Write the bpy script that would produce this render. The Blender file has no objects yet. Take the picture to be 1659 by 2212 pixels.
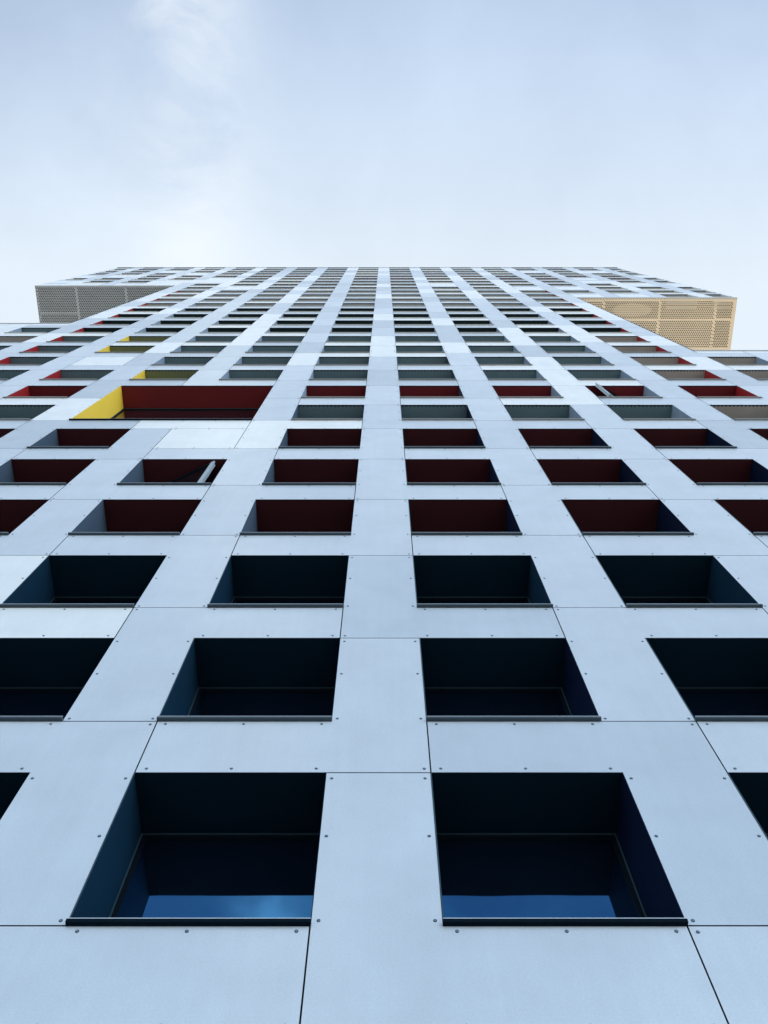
import bpy, math, random
from math import radians as R, sin, cos, tan, atan, pi
random.seed(7)
C = bpy.context.scene
col = C.collection

# ------------------------------------------------------------------ camera, sky, sun, exposure
# the tower front is the plane y = 0, the viewer stands close to its foot and looks steeply up
PHI = atan((1106 - 453) / 1850.0)            # angle between the optical axis and the zenith
D = 5.2077                                   # distance from the front
CAMZ = 1.6
cd = bpy.data.cameras.new('camera'); cam = bpy.data.objects.new('camera', cd); col.objects.link(cam)
cam.location = (0, -D, CAMZ); cam.rotation_euler = (pi - PHI, 0, 0)
cd.sensor_fit = 'VERTICAL'; cd.sensor_height = 36; cd.sensor_width = 27
cd.lens = 36 * 1850 / 2212.0; cd.shift_x = -0.0005
cd.clip_start = 0.05; cd.clip_end = 5000
C.camera = cam

SUN_EL, SUN_AZ = R(42), R(40)                # the sun stands behind the tower, to the right (azimuth from +y towards +x)
sun_dir = (cos(SUN_EL) * sin(SUN_AZ), cos(SUN_EL) * cos(SUN_AZ), sin(SUN_EL))
sl = bpy.data.lights.new('sun', 'SUN'); sl.energy = 5.0; sl.angle = R(0.5); sl.color = (1.0, 0.93, 0.82)
so = bpy.data.objects.new('sun', sl); col.objects.link(so)
so.rotation_euler = (pi / 2 - SUN_EL, 0, pi - SUN_AZ); so.location = (40, 40, 150)
C.view_settings.view_transform = 'Standard'; C.view_settings.look = 'None'
C.view_settings.exposure = 0.18; C.view_settings.gamma = 1.0

w = bpy.data.worlds.new('World'); C.world = w; w.use_nodes = True
nt = w.node_tree; nt.nodes.clear()
def N(tree, typ, **kw):
    n = tree.nodes.new(typ)
    for k, v in kw.items():
        if k == 'ins':
            for a, b in v.items(): n.inputs[a].default_value = b
        else: setattr(n, k, v)
    return n
def wm(op, a, b=None, clamp=False):
    n = N(nt, 'ShaderNodeMath', operation=op, use_clamp=clamp)
    for i, v in enumerate((a, b)):
        if v is None: continue
        if isinstance(v, (int, float)): n.inputs[i].default_value = v
        else: nt.links.new(v, n.inputs[i])
    return n.outputs[0]
sky = N(nt, 'ShaderNodeTexSky', sky_type='NISHITA', sun_disc=False, sun_elevation=SUN_EL, sun_rotation=SUN_AZ,
        air_density=1.0, dust_density=1.2, ozone_density=1.5, altitude=0)
tc = N(nt, 'ShaderNodeTexCoord'); sep = N(nt, 'ShaderNodeSeparateXYZ')
nt.links.new(tc.outputs['Generated'], sep.inputs[0])
zz = wm('MAXIMUM', sep.outputs['Z'], 0.06)
px, py = wm('DIVIDE', sep.outputs['X'], zz), wm('DIVIDE', sep.outputs['Y'], zz)    # thin cloud sheet seen as a plane overhead
cmb = N(nt, 'ShaderNodeCombineXYZ'); nt.links.new(px, cmb.inputs[0]); nt.links.new(py, cmb.inputs[1])
n1 = N(nt, 'ShaderNodeTexNoise', ins={'Scale': 3.0, 'Detail': 7, 'Roughness': 0.58, 'Distortion': 0.5})
nt.links.new(cmb.outputs[0], n1.inputs['Vector'])
n2 = N(nt, 'ShaderNodeTexNoise', ins={'Scale': 7.0, 'Detail': 6, 'Roughness': 0.6, 'Distortion': 0.6})
nt.links.new(cmb.outputs[0], n2.inputs['Vector'])
# one brighter streak of cirrus running past the zenith on the left
wob = wm('MULTIPLY', wm('SUBTRACT', n2.outputs['Fac'], 0.5), 0.09)
lin = wm('ADD', wm('ADD', px, wob), wm('ADD', wm('MULTIPLY', py, 0.05), 0.205))
streak = wm('MULTIPLY', wm('POWER', 2.718, wm('MULTIPLY', wm('MULTIPLY', lin, lin), -300.0)),
            wm('MULTIPLY', wm('SUBTRACT', n2.outputs['Fac'], 0.33), 3.3, True))
# veil thickens towards the sun side (behind the tower) and thins out behind the viewer; unseen bright cloud is added low all round to light the front
veil = wm('ADD', wm('ADD', wm('MULTIPLY', wm('ADD', py, 0.2), 1.35), 0.58), wm('MULTIPLY', wm('SUBTRACT', n1.outputs['Fac'], 0.5), 0.34))
veil = wm('MINIMUM', wm('MAXIMUM', veil, wm('MULTIPLY', n2.outputs['Fac'], 0.28)), 0.95)
fac = veil
mix0 = N(nt, 'ShaderNodeMix', data_type='RGBA', blend_type='MIX')
nt.links.new(fac, mix0.inputs['Factor']); nt.links.new(sky.outputs[0], mix0.inputs['A'])
tint = N(nt, 'ShaderNodeMix', data_type='RGBA', blend_type='MIX'); tint.inputs['A'].default_value = (7.1, 8.75, 11.1, 1); tint.inputs['B'].default_value = (7.35, 8.2, 9.0, 1)
nt.links.new(wm('MULTIPLY', wm('ADD', py, 0.22), 3.4, True), tint.inputs['Factor']); nt.links.new(tint.outputs['Result'], mix0.inputs['B'])
mixs = N(nt, 'ShaderNodeMix', data_type='RGBA', blend_type='MIX'); mixs.inputs['B'].default_value = (8.0, 8.6, 9.2, 1)
nt.links.new(wm('MULTIPLY', streak, 0.92, True), mixs.inputs['Factor']); nt.links.new(mix0.outputs['Result'], mixs.inputs['A'])
low = N(nt, 'ShaderNodeMapRange', interpolation_type='SMOOTHSTEP', ins={'From Min': 0.62, 'From Max': 0.38, 'To Min': 0.0, 'To Max': 0.92})
nt.links.new(wm('ADD', sep.outputs['Z'], wm('MULTIPLY', wm('SUBTRACT', n1.outputs['Fac'], 0.5), 0.2)), low.inputs[0])
mix = N(nt, 'ShaderNodeMix', data_type='RGBA', blend_type='MIX')
nt.links.new(low.outputs[0], mix.inputs['Factor']); nt.links.new(mixs.outputs['Result'], mix.inputs['A'])
fill_cloud = N(nt, 'ShaderNodeVectorMath', operation='SCALE'); fill_cloud.inputs[0].default_value = (14.6, 18.75, 23.0)
nt.links.new(wm('ADD', wm('MULTIPLY', sep.outputs['X'], 0.65), 1.0), fill_cloud.inputs['Scale'])       # brighter towards the sun's side
nt.links.new(fill_cloud.outputs[0], mix.inputs['B'])
bg = N(nt, 'ShaderNodeBackground', ins={'Strength': 0.10})
nt.links.new(mix.outputs['Result'], bg.inputs[0])
out = N(nt, 'ShaderNodeOutputWorld'); nt.links.new(bg.outputs[0], out.inputs[0])

# ------------------------------------------------------------------ materials
MATS = {}
def pmat(name, rgb, rough=0.6, spec=0.5, metal=0.0, speck=0.0, mottle=0.0, island=0.0, bump=0.0, ior=None, sscale=70, streak=0.0):
    m = bpy.data.materials.new(name); m.use_nodes = True; t = m.node_tree
    b = t.nodes['Principled BSDF']
    b.inputs['Roughness'].default_value = rough; b.inputs['Specular IOR Level'].default_value = spec
    b.inputs['Metallic'].default_value = metal
    if ior: b.inputs['IOR'].default_value = ior
    g = N(t, 'ShaderNodeNewGeometry')
    v = None
    def mul(a, bb):
        n = N(t, 'ShaderNodeMath', operation='MULTIPLY')
        if a is None: return bb
        t.links.new(a, n.inputs[0]); t.links.new(bb, n.inputs[1]); return n.outputs[0]
    def rng(src, lo, hi, a=0.25, bb=0.75):
        n = N(t, 'ShaderNodeMapRange', ins={'From Min': a, 'From Max': bb, 'To Min': lo, 'To Max': hi}); t.links.new(src, n.inputs[0]); return n.outputs[0]
    if speck:
        n = N(t, 'ShaderNodeTexNoise', ins={'Scale': sscale, 'Detail': 3, 'Roughness': 0.7}); t.links.new(g.outputs['Position'], n.inputs['Vector'])
        v = mul(v, rng(n.outputs['Fac'], 1 - speck, 1 + speck))
        if bump:
            bp = N(t, 'ShaderNodeBump', ins={'Strength': bump, 'Distance': 0.004}); t.links.new(n.outputs['Fac'], bp.inputs['Height']); t.links.new(bp.outputs[0], b.inputs['Normal'])
    if mottle:
        n = N(t, 'ShaderNodeTexNoise', ins={'Scale': 1.1, 'Detail': 6, 'Roughness': 0.62}); t.links.new(g.outputs['Position'], n.inputs['Vector'])
        v = mul(v, rng(n.outputs['Fac'], 1 - mottle, 1 + mottle))
    if streak:
        mp = N(t, 'ShaderNodeMapping'); mp.inputs['Scale'].default_value = (9, 1, 0.35); t.links.new(g.outputs['Position'], mp.inputs[0])
        n = N(t, 'ShaderNodeTexNoise', ins={'Scale': 1.0, 'Detail': 5, 'Roughness': 0.6}); t.links.new(mp.outputs[0], n.inputs['Vector'])
        v = mul(v, rng(n.outputs['Fac'], 1 - streak, 1 + streak * 0.5))
    if island:
        v = mul(v, rng(g.outputs['Random Per Island'], 1 - island, 1 + island, 0, 1))
    if v is None: b.inputs['Base Color'].default_value = (*rgb, 1)
    else:
        c = N(t, 'ShaderNodeVectorMath', operation='SCALE'); c.inputs[0].default_value = rgb; t.links.new(v, c.inputs['Scale'])
        t.links.new(c.outputs[0], b.inputs['Base Color'])
    MATS[name] = m
    return m
for nm, c in (('panel_white', (0.84, 0.87, 0.87)), ('panel_light', (0.605, 0.665, 0.725)), ('panel_grey', (0.48, 0.54, 0.60)), ('panel_blue', (0.55, 0.615, 0.68))):
    pmat(nm, c, rough=0.24, spec=0.5, ior=2.35, speck=0.08, mottle=0.075, island=0.025, bump=0.04, streak=0.03, sscale=55)
pmat('panel_edge', (0.06, 0.085, 0.12), rough=0.8, spec=0.1)
pmat('rainscreen_void', (0.010, 0.018, 0.032), rough=0.9, spec=0.1)
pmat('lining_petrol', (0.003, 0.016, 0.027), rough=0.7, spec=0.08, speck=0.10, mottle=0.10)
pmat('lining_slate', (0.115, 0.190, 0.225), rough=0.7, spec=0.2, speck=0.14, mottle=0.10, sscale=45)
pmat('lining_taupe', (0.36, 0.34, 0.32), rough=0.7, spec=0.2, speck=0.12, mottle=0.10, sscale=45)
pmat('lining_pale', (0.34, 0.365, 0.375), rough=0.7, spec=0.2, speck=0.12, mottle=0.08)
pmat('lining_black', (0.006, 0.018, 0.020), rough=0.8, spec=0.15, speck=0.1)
pmat('lining_maroon', (0.045, 0.007, 0.011), rough=0.65, spec=0.2, speck=0.10, mottle=0.08)
pmat('lining_red', (0.13, 0.009, 0.014), rough=0.65, spec=0.25, speck=0.08, mottle=0.08)
pmat('lining_bright_red', (0.36, 0.015, 0.018), rough=0.6, spec=0.3, speck=0.05, mottle=0.06)
pmat('lining_yellow', (0.98, 0.67, 0.07), rough=0.6, spec=0.3, speck=0.03, mottle=0.04)
pmat('lining_olive', (0.16, 0.19, 0.10), rough=0.7, spec=0.2, speck=0.12, mottle=0.08)
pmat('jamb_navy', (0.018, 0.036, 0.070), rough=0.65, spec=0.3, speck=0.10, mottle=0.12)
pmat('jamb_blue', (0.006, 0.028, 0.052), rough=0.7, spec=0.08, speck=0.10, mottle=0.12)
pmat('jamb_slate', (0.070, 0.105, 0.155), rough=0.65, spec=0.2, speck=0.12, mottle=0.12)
pmat('jamb_shaded', (0.003, 0.008, 0.028), rough=0.7, spec=0.08, speck=0.10, mottle=0.12)  # darker jamb copy with the shade put into its colour
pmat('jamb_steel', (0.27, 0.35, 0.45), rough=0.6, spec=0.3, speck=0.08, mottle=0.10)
pmat('jamb_cream', (0.70, 0.68, 0.64), rough=0.6, spec=0.3, speck=0.04)
pmat('vent_strip', (0.008, 0.014, 0.022), rough=0.8, spec=0.1)
pmat('frame_black', (0.003, 0.007, 0.012), rough=0.55, spec=0.1)
pmat('trim_grey', (0.035, 0.070, 0.095), rough=0.55, spec=0.2)
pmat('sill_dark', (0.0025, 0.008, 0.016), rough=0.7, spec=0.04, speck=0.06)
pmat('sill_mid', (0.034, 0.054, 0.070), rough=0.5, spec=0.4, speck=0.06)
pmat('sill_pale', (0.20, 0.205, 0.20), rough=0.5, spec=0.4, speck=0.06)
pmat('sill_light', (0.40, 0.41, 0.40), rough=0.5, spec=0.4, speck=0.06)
pmat('metal_edge', (0.55, 0.61, 0.66), rough=0.4, spec=0.5)
pmat('coping_metal', (0.40, 0.43, 0.46), rough=0.45, spec=0.5, speck=0.05)
pmat('sash_white', (0.40, 0.47, 0.52), rough=0.4, spec=0.5)
pmat('screw_dark', (0.035, 0.06, 0.09), rough=0.45, spec=0.4)
pmat('screw_steel', (0.22, 0.29, 0.36), rough=0.35, spec=0.6, metal=0.4)
pmat('soffit_sand', (0.70, 0.555, 0.385), rough=0.5, spec=0.4, speck=0.05, mottle=0.06)
pmat('soffit_grey', (0.36, 0.39, 0.415), rough=0.5, spec=0.4, speck=0.05, mottle=0.08)
pmat('soffit_void', (0.018, 0.018, 0.022), rough=0.9, spec=0.1)
pmat('glow_patch', (0.27, 0.22, 0.15), rough=0.9, spec=0.1, speck=0.1)
pmat('paving', (0.50, 0.46, 0.40), rough=0.85, spec=0.2, speck=0.15, mottle=0.2, sscale=20)
gc = pmat('window_glass_clear', (0.004, 0.005, 0.008), rough=0.03, spec=0.5, ior=2.9)
gl = pmat('window_glass', (0.003, 0.006, 0.010), rough=0.03, spec=0.5, ior=7.0)
t = gl.node_tree; n = N(t, 'ShaderNodeTexNoise', ins={'Scale': 1.6, 'Detail': 1}); g = N(t, 'ShaderNodeNewGeometry')
t.links.new(g.outputs['Position'], n.inputs['Vector'])
bp = N(t, 'ShaderNodeBump', ins={'Strength': 0.12, 'Distance': 0.02}); t.links.new(n.outputs['Fac'], bp.inputs['Height'])
t.links.new(bp.outputs[0], t.nodes['Principled BSDF'].inputs['Normal'])
t.nodes['Principled BSDF'].inputs['Specular Tint'].default_value = (0.12, 0.45, 0.90, 1)

# ------------------------------------------------------------------ mesh helpers
class MB:
    def __init__(s): s.v = []; s.f = []; s.m = []; s.mats = []
    def mi(s, m):
        if m not in s.mats: s.mats.append(m)
        return s.mats.index(m)
    def face(s, pts, m):
        k = len(s.v); s.v += [tuple(p) for p in pts]; s.f.append(tuple(range(k, k + len(pts)))); s.m.append(s.mi(m))
    def mesh(s, pts, faces, m):
        k = len(s.v); s.v += [tuple(p) for p in pts]
        for f in faces: s.f.append(tuple(k + i for i in f)); s.m.append(s.mi(m))
    def box(s, x0, x1, y0, y1, z0, z1, m):
        p = [(x0, y0, z0), (x1, y0, z0), (x1, y1, z0), (x0, y1, z0), (x0, y0, z1), (x1, y0, z1), (x1, y1, z1), (x0, y1, z1)]
        s.mesh(p, [(0, 3, 2, 1), (4, 5, 6, 7), (0, 1, 5, 4), (1, 2, 6, 5), (2, 3, 7, 6), (3, 0, 4, 7)], m)
    def add(s, o, fn=None):
        k = len(s.v); s.v += [fn(p) for p in o.v] if fn else o.v
        for f, m in zip(o.f, o.m): s.f.append(tuple(k + i for i in f)); s.m.append(s.mi(o.mats[m]))
    def data(s, name):
        me = bpy.data.meshes.new(name); me.from_pydata(s.v, [], s.f)
        for m in s.mats: me.materials.append(MATS[m])
        me.polygons.foreach_set('material_index', s.m); me.update(); return me
    def build(s, name, parent=None):
        o = bpy.data.objects.new(name, s.data(name)); col.objects.link(o); o.parent = parent; return o

# ------------------------------------------------------------------ facade grid (metres)
P = 2.8                                       # storey height
SX = D / cos(PHI)                             # 5.5226
H0 = 7.0706 + CAMZ                            # head of the first row in view
PITCH, WID = 0.5265 * SX, 0.3400 * SX
OPEN = 0.680 * P                              # clear height of an opening
XA = -0.444 * SX
def xl(j):
    return -4.54 * SX if j == -8 else XA + j * PITCH
def xr(j):
    return 3.976 * SX if j == 8 else XA + j * PITCH + WID
def gl_(j): return XA + j * PITCH             # grid line left of column j, for the panels
def head(r): return H0 + r * P
def sill(r): return H0 + r * P - OPEN
XTL, XTR = -2.763 * SX, 2.188 * SX            # tower edges
XOL, XOR = -4.612 * SX, 4.020 * SX            # overhang edges
XBL, XBR = -31.5, 28.0                        # low blocks
ZRL, ZRR = head(12.55), head(9.51)            # roofs of the low blocks
ZSL, ZSR = head(20.45), head(17.23)           # undersides of the overhangs
ZTOP = head(27.77)
REC = 0.74                                    # depth of the recess
REG = [(XBL, XBR, 0.0, ZRR), (XBL, XTR, ZRR, ZRL), (XTL, XTR, ZRL, ZSR), (XTL, XOR, ZSR, ZSL), (XOL, XOR, ZSL, ZTOP)]   # outline of the front, in bands
BLANK = {(5, -1), (9, -3), (20, -3), (22, -4), (23, -4), (22, -5), (25, -5), (21, -6), (26, -6), (21, -7), (24, -7), (22, -8), (24, -8),
         (21, 2), (20, 4), (26, 5), (20, 5), (18, 5), (23, 6), (22, 6), (18, 6), (26, 7), (21, 7), (21, 8), (24, 8), (27, -1000)}
BIG = {(6, -2), (6, -1), (7, -2), (7, -1)}
def exists(r, j):
    if (r, j) in BLANK: return False
    a, b, z0, z1 = xl(j), xr(j), sill(r), head(r)
    return all(any(a > q[0] - 0.01 and b < q[1] + 0.01 and q[2] < z < q[3] for q in REG) for z in (z0, z1))
ROWS = range(-2, 28); COLS = range(-9, 10)

def project(x, y, z):                         # picture position on the 1659 x 2212 frame, used only to rank parts by size in view
    yy, z2 = y + D, z - CAMZ
    d = yy * sin(PHI) + z2 * cos(PHI); u = -yy * cos(PHI) + z2 * sin(PHI)
    d = max(d, 0.1)
    return 830.5 + 1850 * x / d, 1106 - 1850 * u / d
def area_in_view(x0, x1, z0, z1):
    q = [project(a, 0, b) for a in (x0, x1) for b in (z0, z1)]
    wx = min(max(a for a, _ in q), 1659) - max(min(a for a, _ in q), 0)
    wy = min(max(b for _, b in q), 2212) - max(min(b for _, b in q), 0)
    return max(wx, 0) * max(wy, 0)

# ------------------------------------------------------------------ setting
gm = MB(); s_ = 1500.0
gm.face([(-s_, -s_, 0), (s_, -s_, 0), (s_, s_, 0), (-s_, s_, 0)], 'paving')
go = gm.build('ground'); go['kind'] = 'structure'

tower = bpy.data.objects.new('apartment_tower', None); col.objects.link(tower)
tower['label'] = 'tall tower in pale riveted panels with deep square windows and overhanging wings'
tower['category'] = 'apartment building'

# ------------------------------------------------------------------ cladding panels
GAP = 0.014
def shape(rects):
    """one flat panel (L-shaped or rectangular) from touching rectangles, drawn in by half a joint all round"""
    xs = sorted({round(v, 4) for q in rects for v in q[:2]}); zs = sorted({round(v, 4) for q in rects for v in q[2:]})
    fill = {}
    for i in range(len(xs) - 1):
        for k in range(len(zs) - 1):
            cx, cz = (xs[i] + xs[i + 1]) / 2, (zs[k] + zs[k + 1]) / 2
            fill[i, k] = any(q[0] < cx < q[1] and q[2] < cz < q[3] for q in rects)
    F = lambda i, k: fill.get((i, k), False)
    sg = lambda a: (a > 0) - (a < 0)
    vid = {}; pts = []
    def vtx(i, k):
        if (i, k) not in vid:
            dx = sg(F(i, k) + F(i, k - 1) - F(i - 1, k) - F(i - 1, k - 1)); dz = sg(F(i, k) + F(i - 1, k) - F(i, k - 1) - F(i - 1, k - 1))
            vid[i, k] = len(pts); pts.append((xs[i] + dx * GAP / 2, zs[k] + dz * GAP / 2))
        return vid[i, k]
    front, edges = [], []
    for (i, k), on in list(fill.items()):
        if not on: continue
        front.append((vtx(i, k), vtx(i + 1, k), vtx(i + 1, k + 1), vtx(i, k + 1)))
        if not F(i - 1, k): edges.append((vtx(i, k + 1), vtx(i, k)))
        if not F(i + 1, k): edges.append((vtx(i + 1, k), vtx(i + 1, k + 1)))
        if not F(i, k - 1): edges.append((vtx(i, k), vtx(i + 1, k)))
        if not F(i, k + 1): edges.append((vtx(i + 1, k + 1), vtx(i, k + 1)))
    return pts, front, edges
def panel_mb(rects, m):
    pts, front, edges = shape(rects); b = MB(); n = len(pts)
    v = [(x, 0.0, z) for x, z in pts] + [(x, 0.012, z) for x, z in pts]
    b.mesh(v, front, m)
    b.mesh(v, [(a, c, c + n, a + n)[::-1] for a, c in edges], 'panel_edge')       # raw sawn edges
    return b
def clip(q, g):
    a = (max(q[0], g[0]), min(q[1], g[1]), max(q[2], g[2]), min(q[3], g[3]))
    return a if a[1] - a[0] > 0.03 and a[3] - a[2] > 0.03 else None

SHADE = {(5, -2): 'panel_grey', (5, -1): 'panel_white', (4, -2): 'panel_blue', (6, -3): 'panel_white', (7, -2): 'panel_grey', (7, -1): 'panel_light',
         (8, -3): 'panel_blue', (8, -2): 'panel_blue', (9, -2): 'panel_grey', (7, -3): 'panel_light', (6, -1): 'panel_blue', (5, 0): 'panel_white', (6, 0): 'panel_light',
         (8, 4): 'panel_white', (7, 4): 'panel_blue', (7, 5): 'panel_grey', (9, 4): 'panel_blue', (8, 3): 'panel_light', (6, 3): 'panel_blue',
         (7, 0): 'panel_blue', (8, 0): 'panel_blue', (9, 0): 'panel_white', (9, 1): 'panel_white', (10, 0): 'panel_white', (11, 0): 'panel_light', (12, 0): 'panel_grey',
         (13, 0): 'panel_light', (14, 0): 'panel_light', (15, 0): 'panel_grey', (16, 0): 'panel_grey'}
def shade(r, j):
    if (r, j) in SHADE: return SHADE[r, j]
    k = random.Random(r * 131 + j * 17 + 5).random()
    if r < 5: return 'panel_light' if k < 0.86 else ('panel_white' if k < 0.93 else 'panel_blue')
    return 'panel_white' if k < 0.33 else 'panel_light' if k < 0.62 else 'panel_blue' if k < 0.85 else 'panel_grey'

panels = []                                   # (area, MeshBuilder, screws)
voidm = MB()
screw_rows = 11
def win_here(r, j): return exists(r, j) or (r, j) in BIG
for r in range(-3, 29):
    for j in range(-10, 11):
        odd = r % 2
        q = j - 1 if odd else j               # the pier that goes with this panel
        h, s1 = head(r), sill(r + 1)
        pa, pb = (xl(j) if j == -8 else gl_(j)), (xr(j) if j == 8 else gl_(j) + WID)
        rects, scr = [], []
        qa, qb = gl_(q) + WID, gl_(q + 1)
        body = []
        if not ((r == 6) and j in (-2, -1)): body.append(('span', (gl_(j), gl_(j) + WID, h, s1)))
        if not (r == 6 and q == -2): body.append(('cross', (qa, qb, h, s1)))
        lev = r + 1 if q % 2 == 0 else r
        if not (lev in (6, 7) and q == -2): body.append(('pier', (qa, qb, sill(lev), head(lev))))
        rc = [(kd, clip(b, g_)) for g_ in REG for kd, b in body]
        rc = [(kd, b) for kd, b in rc if b]
        if not rc: continue
        # separate islands become separate panels (happens only beside the double window)
        kinds = [k for k, _ in rc]
        groups = [[b for _, b in rc]]
        if 'cross' not in kinds and len(set(kinds)) > 1: groups = [[b for k, b in rc if k == kk] for kk in sorted(set(kinds))]
        for gi, rr in enumerate(groups):
            ar = sum(area_in_view(*b) for b in rr)
            sc = []
            if -1 <= r < screw_rows and gi == 0:
                for kd, b in rc:
                    e = 0.062
                    if b[3] - b[2] < 0.3: continue
                    if kd == 'span':
                        for zz_ in (b[2] + (0.065 if r >= 0 else 0.035), b[3] - 0.055):
                            for xx in (b[0] + 0.10, (b[0] + b[1]) / 2, b[1] - 0.10): sc.append((xx, zz_))
                    elif kd == 'pier':
                        for xx in (b[0] + e, b[1] - e):
                            for zz_ in (b[2] + 0.05, (b[2] + b[3]) / 2 + 0.05, b[3] - 0.09): sc.append((xx, zz_))
                    else:
                        far = b[0] + e if odd else b[1] - e
                        sc.append((far, b[2] + (e if r >= 0 else 0.03) if q % 2 == 0 else b[3] - e))
            panels.append([ar, panel_mb(rr, shade(r, j)), sc])
    # infill panels where a window is left out, and strips where the corner columns are narrower
for r in ROWS:
    for j in COLS:
        a, b = gl_(j), gl_(j) + WID
        rr = []
        if not win_here(r, j): rr.append((a, b, sill(r), head(r), 'panel_white'))
        elif j == -8: rr.append((a, xl(j), sill(r), head(r), 'panel_white'))
        elif j == 8: rr.append((xr(j), b, sill(r), head(r), 'panel_white'))
        for q in rr:
            cs = [c for c in (clip(q[:4], g_) for g_ in REG) if c]
            if cs:
                sc = []
                if 0 <= r < screw_rows:
                    for zz_ in (q[2] + 0.062, q[3] - 0.062):
                        for xx in (q[0] + 0.1, (q[0] + q[1]) / 2, q[1] - 0.1):
                            if any(c[0] < xx < c[1] and c[2] < zz_ < c[3] for c in cs): sc.append((xx, zz_))
                panels.append([sum(area_in_view(*c) for c in cs), panel_mb(cs, q[4]), sc])
panels.sort(key=lambda e: -e[0])

def screw_mb():
    b = MB(); n = 12
    ring = lambda rr, y: [(rr * cos(2 * pi * i / n), y, rr * sin(2 * pi * i / n)) for i in range(n)]
    v = ring(0.0155, 0.0) + ring(0.0145, -0.004) + ring(0.0085, -0.0045)
    f = [(i, (i + 1) % n, n + (i + 1) % n, n + i) for i in range(n)] + [(n + i, n + (i + 1) % n, 2 * n + (i + 1) % n, 2 * n + i) for i in range(n)]
    b.mesh(v, f, 'screw_dark')
    v = ring(0.0085, -0.0045) + ring(0.0070, -0.0075) + ring(0.0030, -0.0080)
    f = [(i, (i + 1) % n, n + (i + 1) % n, n + i) for i in range(n)] + [(n + i, n + (i + 1) % n, 2 * n + (i + 1) % n, 2 * n + i) for i in range(n)]
    b.mesh(v, f, 'screw_steel')
    b.face(ring(0.0030, -0.0055)[::-1], 'screw_dark')
    return b
SCREW = screw_mb(); screw_me = SCREW.data('screw')
def seen(x, z):
    a, b = project(x, 0, z); return 0 < a < 1659 and 0 < b < 2212
allsc = sorted({round(z, 3) for e in panels[:100] for x, z in e[2] if seen(x, z)})
ranked = sorted([((x * x + z * z), i, x, z) for i, e in enumerate(panels[:100]) for x, z in e[2] if seen(x, z)])
single = {(i, x, z) for _, i, x, z in ranked[:100]}
rest_p, rest_s = MB(), MB()
for i, (ar, mb, sc) in enumerate(panels):
    if i < 100:
        po = mb.build('cladding_panel', tower)
    else:
        rest_p.add(mb)
    for x, z in sc:
        if (i, x, z) in single:
            o = bpy.data.objects.new('screw', screw_me); o.location = (x, 0, z); o.parent = po; col.objects.link(o)
        else: rest_s.add(SCREW, lambda p, x=x, z=z: (p[0] + x, p[1], p[2] + z))
o = rest_p.build('cladding_panel', tower); o['kind'] = 'stuff'
o = rest_s.build('screw', tower); o['kind'] = 'stuff'

# dark wall behind the joints, with the same openings
vs = MB()
for r in range(-3, 29):
    for j in range(-10, 11):
        bits = [(gl_(j), gl_(j) + WID, head(r), sill(r + 1)), (gl_(j) + WID, gl_(j + 1), head(r), sill(r + 1)), (gl_(j) + WID, gl_(j + 1), sill(r), head(r))]
        if r == 6 and j in (-2, -1): bits[0] = None
        if r == 6 and j == -2: bits[1] = None
        if r in (6, 7) and j == -2: bits[2] = None
        if not win_here(r, j): bits.append((gl_(j), gl_(j) + WID, sill(r), head(r)))
        elif j == -8: bits.append((gl_(j), xl(j), sill(r), head(r)))
        elif j == 8: bits.append((xr(j), gl_(j) + WID, sill(r), head(r)))
        for b in bits:
            if b is None: continue
            for g_ in REG:
                c = clip(b, g_)
                if c: vs.face([(c[0], 0.045, c[2]), (c[1], 0.045, c[2]), (c[1], 0.045, c[3]), (c[0], 0.045, c[3])], 'rainscreen_void')
vs.build('backing_wall', tower)

# ------------------------------------------------------------------ windows
def ceiling_mat(r, j):
    if r == 24 and -6 <= j <= 7: return 'lining_red'
    if r == 23 and 0 <= j <= 7: return 'lining_red'
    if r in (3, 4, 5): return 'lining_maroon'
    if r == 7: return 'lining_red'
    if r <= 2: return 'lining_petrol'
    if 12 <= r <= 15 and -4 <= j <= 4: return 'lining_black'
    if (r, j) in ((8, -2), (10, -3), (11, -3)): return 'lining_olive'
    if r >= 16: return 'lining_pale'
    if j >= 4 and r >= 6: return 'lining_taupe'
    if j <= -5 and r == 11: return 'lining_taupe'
    return 'lining_slate'
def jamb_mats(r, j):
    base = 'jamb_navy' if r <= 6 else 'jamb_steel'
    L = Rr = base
    if r <= 6: L, Rr = ('jamb_slate' if r >= 3 else 'jamb_blue'), ('jamb_blue' if r == 2 else 'jamb_shaded')  # right jambs mostly darker than left: weaker light on them is painted in
    if r == 6: Rr = 'jamb_steel' if j >= 2 else 'jamb_shaded'
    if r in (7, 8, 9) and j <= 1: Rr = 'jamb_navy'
    if (r, j) in ((7, -3), (8, -3)) or (j == -4 and 9 <= r <= 19): L = 'lining_bright_red'
    if (r, j) in ((10, -3), (11, -3), (8, -2)): L = 'lining_yellow'
    if j == 4 and 7 <= r <= 19: Rr = 'lining_bright_red'
    if r > 17 and j <= -5: L = 'jamb_cream'
    if r > 17 and j >= 5: Rr = 'jamb_cream'
    return L, Rr
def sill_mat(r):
    return 'sill_dark' if r <= 0 else 'sill_mid' if r <= 5 else 'sill_pale' if r <= 11 else 'sill_light'

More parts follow.
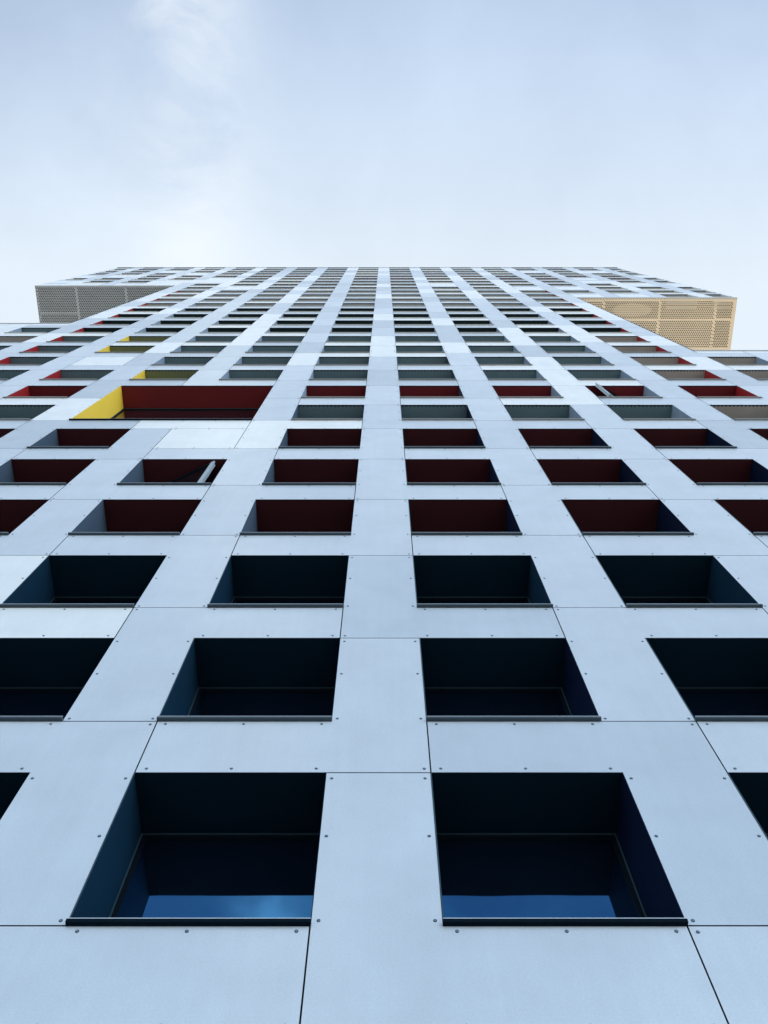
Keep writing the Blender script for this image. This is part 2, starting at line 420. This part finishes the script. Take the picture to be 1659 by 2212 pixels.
def window_parts(a, b, z0, z1, r, j, sash=None, big=False):
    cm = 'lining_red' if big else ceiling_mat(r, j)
    lm, rm = ('lining_yellow', 'lining_red') if big else jamb_mats(r, j)
    y0, y1, T = 0.003, REC, 0.012
    lin_ = MB()
    # reveal: three sheet linings, butted; the head lining stops short at the front for the vent strip
    vent = 0.05 if r >= 16 else 0.03 if r >= 6 else 0.012
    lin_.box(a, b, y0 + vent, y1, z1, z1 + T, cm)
    lin_.box(a, b, y0, y0 + vent, z1 + 0.001, z1 + T, 'vent_strip')
    lin_.box(a - T, a, y0, y1, z0, z1 + T, lm)
    lin_.box(b, b + T, y0, y1, z0, z1 + T, rm)
    # folded sheet edge showing as a fine line along the jambs
    lin_.box(a - 0.004, a + 0.006, -0.004, y0, z0 + 0.035, z1, 'trim_grey' if r < 6 else lm)
    if 6 <= r <= 12 and cm not in ('lining_black', 'lining_red', 'lining_maroon'):
        n = int((b - a) / 0.11)
        for i in range(n):
            x = a + (i + 0.5) * (b - a) / n
            lin_.box(x - 0.024, x + 0.024, y0 + vent, y0 + vent + 0.022, z1 - 0.003, z1, 'vent_strip')
    fr = MB(); fw = 0.055; f0, f1 = REC + 0.001, REC + 0.075
    fr.box(a, b, f0, f1, z1 - fw, z1, 'frame_black'); fr.box(a, b, f0, f1, z0, z0 + 0.10, 'frame_black')
    fr.box(a, a + fw, f0, f1, z0 + 0.10, z1 - fw, 'frame_black'); fr.box(b - fw, b, f0, f1, z0 + 0.10, z1 - fw, 'frame_black')
    # grey cover bead where the lining meets the frame
    k = 0.012
    fr.box(a + k, b - k, REC - 0.016, REC, z1 - k, z1 - 0.001, 'trim_grey')
    fr.box(a + 0.001, a + k, REC - 0.016, REC, z0 + 0.09, z1 - 0.001, 'trim_grey'); fr.box(b - k, b - 0.001, REC - 0.016, REC, z0 + 0.09, z1 - 0.001, 'trim_grey')
    pn = MB()
    if not sash: pn.box(a + fw, b - fw, REC + 0.022, REC + 0.046, z0 + 0.10, z1 - fw, 'window_glass' if r <= 2 else 'window_glass_clear')
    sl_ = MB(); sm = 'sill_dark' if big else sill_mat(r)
    e = 0.005; xa, xb = a - e, b + e
    prof = [(-0.003, z0 - 0.006), (-0.042, z0 - 0.004), (-0.045, z0 + 0.027), (-0.045, z0 + 0.034), (-0.039, z0 + 0.034), (-0.034, z0 + 0.027), (0.0, z0 + 0.027), (REC + 0.001, z0 + 0.088), (REC + 0.001, z0 + 0.07), (-0.003, z0 + 0.02)]
    n = len(prof)
    v = [(xa, y, z) for y, z in prof] + [(xb, y, z) for y, z in prof]
    for i in range(n):
        i2 = (i + 1) % n
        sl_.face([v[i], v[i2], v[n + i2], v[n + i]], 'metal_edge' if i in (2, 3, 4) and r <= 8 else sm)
    sl_.face([v[i] for i in range(n)][::-1], sm); sl_.face([v[n + i] for i in range(n)], sm)
    sh = None
    if sash:
        # casement standing open: built along its own width from the hinge, then turned
        side, ang, Ln = sash
        loc = MB(); hgt = (z0 + 0.11, z1 - 0.045); st = 0.085; th = 0.075
        loc.box(0, st, 0, th, hgt[0], hgt[1], 'sash_white'); loc.box(Ln - st, Ln, 0, th * 0.55, hgt[0], hgt[1], 'sash_white')
        loc.box(Ln - st + 0.012, Ln - 0.012, th * 0.55, th * 0.62, hgt[0], hgt[1], 'frame_black')
        loc.box(Ln - st - 0.02, Ln - 0.02, th * 0.62, th * 1.35, hgt[0] + 0.03, hgt[1] - 0.05, 'sash_white')
        loc.box(st, Ln - st, 0, th, hgt[0], hgt[0] + st, 'sash_white'); loc.box(st, Ln - st, 0, th, hgt[1] - st, hgt[1], 'frame_black')
        loc.box(st, Ln - st, th * 0.35, th * 0.65, hgt[0] + st, hgt[1] - st, 'window_glass_clear')
        zc = hgt[0] + 0.40
        loc.box(Ln - 0.075, Ln - 0.045, th * 1.35, th * 1.35 + 0.05, zc, zc + 0.03, 'frame_black'); loc.box(Ln - 0.075, Ln - 0.045, th * 1.35 + 0.05, th * 1.35 + 0.068, zc - 0.10, zc + 0.03, 'frame_black')
        ca, sa = cos(ang), sin(ang)
        hx = a + 0.06 if side < 0 else b - 0.06; hy = REC + 0.0
        sh = MB()
        def tf(p, hx=hx, hy=hy, sgn=-side):
            u, t_, z = p
            return (hx + sgn * (u * ca + t_ * sa), hy - u * sa + t_ * ca, z)
        sh.add(loc, tf)
    return lin_, fr, pn, sl_, sh

wins = []
for r in ROWS:
    for j in COLS:
        if exists(r, j) and (r, j) not in BIG:
            wins.append((area_in_view(xl(j), xr(j), sill(r), head(r)), r, j))
wins.append((1e9, 6, 'big'))
wins.sort(key=lambda e: (-e[0], e[1]))
rest_w = MB()
for i, (ar, r, j) in enumerate(wins):
    sash = None
    if j == 'big': pts_ = window_parts(xl(-2), xr(-1), sill(6), head(7), 7, -2, None, True)
    else:
        if (r, j) == (7, 3): sash = (1, R(30), 1.70)
        if (r, j) == (4, -1): sash = (-1, R(25), 1.70)
        pts_ = window_parts(xl(j), xr(j), sill(r), head(r), r, j, sash)
    lin_, fr, pn, sl_, sh = pts_
    if i < 100:
        wo = lin_.build('window', tower)
        fr.build('frame', wo); sl_.build('sill', wo)
        if pn.v: pn.build('pane', wo)
        if sh: sh.build('open_sash', wo); wo['label'] = 'window with its casement standing open'
        if j == 'big': wo['label'] = 'double-height wide window with a yellow side and dark red ceiling'
    else:
        for m_ in (lin_, fr, pn, sl_): rest_w.add(m_)
o = rest_w.build('window', tower); o['kind'] = 'stuff'

# ------------------------------------------------------------------ perforated undersides of the two overhangs
def depth_at(y, Z):                           # how far behind the front a picture height lies on a level surface at height Z
    q = (1106 - y) / 1850.0; z2 = Z - CAMZ
    return (z2 * sin(PHI) - D * cos(PHI) - q * (D * sin(PHI) + z2 * cos(PHI))) / (q * sin(PHI) + cos(PHI))
def perforated(x0, x1, y0, y1, z, pitch, rad, m):
    """a metal sheet with real hexagon-packed holes, seen from below"""
    lip = 0.025; pitch = (x1 - x0 - 2 * lip) / (round((x1 - x0 - 2 * lip) / pitch - 0.5) + 0.5)     # whole number of holes across
    b = MB(); hx = pitch / math.sqrt(3); n = 6; dy = pitch * math.sqrt(3) / 2
    nx = int((x1 - x0 - 2 * lip - pitch / 2) / pitch + 0.01); ny = int((y1 - y0 - 2 * lip - hx) / dy) + 1
    if nx < 1 or ny < 1: b.box(x0, x1, y0, y1, z - 0.004, z, m); return b
    ox = (x0 + x1) / 2 - (nx - 0.5) * pitch / 2; oy = (y0 + y1) / 2 - (ny - 1) * dy / 2
    for k in range(ny):
        off = 0.5 * pitch if k % 2 else 0.0
        for i in range(-1, nx + 1):
            cx, cy = ox + i * pitch + off, oy + k * dy
            v = [(cx + hx * sin(2 * pi * q / n), cy + hx * cos(2 * pi * q / n), z) for q in range(n)]
            if 0 <= i < nx:
                v += [(cx + rad * sin(2 * pi * q / n), cy + rad * cos(2 * pi * q / n), z) for q in range(n)]
                b.mesh(v, [(q, (q + 1) % n, n + (q + 1) % n, n + q) for q in range(n)], m)
            elif (i == -1 and k % 2) or (i == nx and not k % 2):
                b.face(v, m)                                    # plain cell at the end of a staggered row
    xa, xb = ox - pitch * 0.45, ox + (nx - 0.5) * pitch + pitch * 0.45
    ya, yb = oy - hx * 0.55, oy + (ny - 1) * dy + hx * 0.55     # plain margin, 3 mm below the sheet
    b.box(x0, x1, y0, ya, z - 0.004, z - 0.003, m); b.box(x0, x1, yb, y1, z - 0.004, z - 0.003, m)
    b.box(x0, xa, ya, yb, z - 0.004, z - 0.003, m); b.box(xb, x1, ya, yb, z - 0.004, z - 0.003, m)
    return b
DEEP = 9.0
def soffit(side):
    x0, x1, Z, m = (XOL, XTL, ZSL, 'soffit_grey') if side < 0 else (XTR, XOR, ZSR, 'soffit_sand')
    fr = MB()                                                   # void above the sheet: back, sides and lid
    fr.box(x0 + 0.02, x1 - 0.02, 0.05, DEEP, Z + 0.45, Z + 0.50, 'soffit_void')
    fr.box(x0, x0 + 0.02, 0.02, DEEP, Z - 0.02, Z + 0.50, m if side < 0 else 'soffit_void'); fr.box(x1 - 0.02, x1, 0.02, DEEP, Z - 0.02, Z + 0.50, m if side > 0 else 'soffit_void')
    fr.box(x0 + 0.02, x1 - 0.02, DEEP - 0.03, DEEP, Z, Z + 0.45, 'soffit_void'); fr.box(x0 + 0.02, x1 - 0.02, 0.05, 0.07, Z, Z + 0.45, 'soffit_void')
    for i in range(12):
        y = 0.5 + i * 0.72; fr.box(x0 + 0.02, x1 - 0.02, y, y + 0.05, Z + 0.16, Z + 0.30, 'soffit_void')
    fo = fr.build('soffit', tower)
    if side < 0:
        gx = [x0 + 0.05, -4.075 * SX, -3.42 * SX, x1 - 0.02]; pitch, rad, strip = 0.140, 0.054, 0.03
        yc = depth_at(677, Z); rows_ = {0: [(0.05, yc), (yc, 2.95), (2.95, 5.9)], 1: [(0.05, 2.95), (2.95, 5.9)], 2: [(0.05, 2.95), (2.95, 5.9)]}
    else:
        gx = [x0 + 0.02, 2.507 * SX, 3.149 * SX, 3.79 * SX, x1 - 0.15]; pitch, rad, strip = 0.128, 0.047, 0.22
        yc = depth_at(690.5, Z); rows_ = {k: [(0.19, yc - 0.02), (yc + 0.02, 3.15), (3.40, 6.2)] for k in range(4)}
        # solid margins of the right-hand underside, with a line of small fixing holes
        mg = MB()
        def strip_with_holes(xa, xb, ya, yb, yl):
            n_ = int((xb - xa) / 0.19); st = (xb - xa) / n_; q = 0.026
            mg.box(xa, xb, ya, yl - q, Z - 0.006, Z, m); mg.box(xa, xb, yl + q, yb, Z - 0.006, Z, m)
            for i in range(n_): mg.box(xa + i * st + q, xa + (i + 1) * st - q, yl - q, yl + q, Z - 0.006, Z, m)
        strip_with_holes(x0 + 0.02, x1 - 0.02, 0.02, 0.20, 0.09)
        mg.box(x0 + 0.02, x1 - 0.16, yc - 0.05, yc + 0.05, Z - 0.007, Z, m)
        strip_with_holes(x0 + 0.02, x1 - 0.02, 3.15, 3.42, 3.29)
        mg.box(x1 - 0.16, x1 - 0.02, 0.20, 3.15, Z - 0.006, Z, m); mg.box(x1 - 0.16, x1 - 0.02, 3.42, 6.2, Z - 0.006, Z, m)
        mg.build('margin_strip', fo)
        iz = MB(); n_ = 32                                     # added beige disc close above the sheet, imitating a glowing patch
        c_ = [((2.84 + 0.22 * cos(2 * pi * i / n_)) * SX, 0.78 + 0.40 * sin(2 * pi * i / n_)) for i in range(n_)]
        iz.mesh([(x, y, Z + 0.012) for x, y in c_] + [(x, y, Z + 0.10) for x, y in c_], [tuple(range(n_)), tuple(range(2 * n_ - 1, n_ - 1, -1))] + [(i, (i + 1) % n_, n_ + (i + 1) % n_, n_ + i) for i in range(n_)], 'glow_patch')
        iz.build('glow_patch_disc', fo)
    for k in range(len(gx) - 1):
        for ya, yb in rows_[k]:
            perforated(gx[k] + 0.018, gx[k + 1] - 0.018, ya + 0.010, yb - 0.010, Z, pitch, rad, m).build('perforated_panel', fo)
    return fo
soffit(-1); soffit(1)

# ------------------------------------------------------------------ bodies, roofs, copings, corner trims
DB = 14.0
bd = MB()
bd.box(XTL, XTR, 0.95, DB, 0.0, ZTOP - 0.5, 'panel_light'); bd.box(XBL, XTL, 0.95, DB, 0.0, ZRL - 0.4, 'panel_light'); bd.box(XTR, XBR, 0.95, DB, 0.0, ZRR - 0.4, 'panel_light')
bd.box(XOL, XTL, 0.95, DEEP, ZSL + 0.51, ZTOP - 0.5, 'panel_light'); bd.box(XTR, XOR, 0.95, DEEP, ZSR + 0.51, ZTOP - 0.5, 'panel_light')
# returns that close the recess zone at the outer corners
for x, z0, z1, s in ((XTL, ZRL, ZSL, 1), (XTR, ZRR, ZSR, -1), (XOL, ZSL + 0.51, ZTOP, 1), (XOR, ZSR + 0.51, ZTOP, -1)):
    a, b = sorted((x, x + s * 0.02)); bd.box(a, b, 0.015, 0.95, z0, z1, 'panel_light')
bd.build('wall', tower)
rf = MB()
for a, b, z, dd in ((XOL + 0.02, XOR - 0.02, ZTOP - 0.5, DEEP), (XBL, XTL - 0.02, ZRL - 0.4, DB), (XTR + 0.02, XBR, ZRR - 0.4, DB)):
    rf.box(a, b, 0.05, dd, z + 0.002, z + 0.09, 'coping_metal')
rf.build('roof', tower)
def coping(x0, x1, z, step=6.2):
    x = x0
    while x < x1 - 0.05:
        e = min(x + step, x1); b = MB()
        b.box(x, e - 0.015, -0.025, 0.40, z + 0.004, z + 0.05, 'coping_metal'); b.box(x, e - 0.015, -0.025, -0.012, z - 0.05, z + 0.004, 'coping_metal')
        b.build('coping', tower); x = e
coping(XOL - 0.03, XOR + 0.03, ZTOP, 7.1); coping(XBL, XTL - 0.02, ZRL, 6.3); coping(XTR + 0.02, XBR, ZRR, 3.55)
for x, z0, z1 in ((XTL, ZRL + 0.07, ZSL - 0.02), (XTR, ZRR + 0.07, ZSR - 0.02)):
    b = MB(); s = -1 if x < 0 else 1; a, c = sorted((x + s * 0.001, x + s * 0.05)); b.box(a, c, 0.0, 0.10, z0, z1, 'rainscreen_void'); b.build('corner_trim', tower)
for x0, x1, z in ((XOL, XTL, ZSL), (XTR, XOR, ZSR)):
    b = MB(); b.box(x0, x1, -0.006, 0.05, z - 0.05, z - 0.008, 'coping_metal'); b.build('drip_edge', tower)
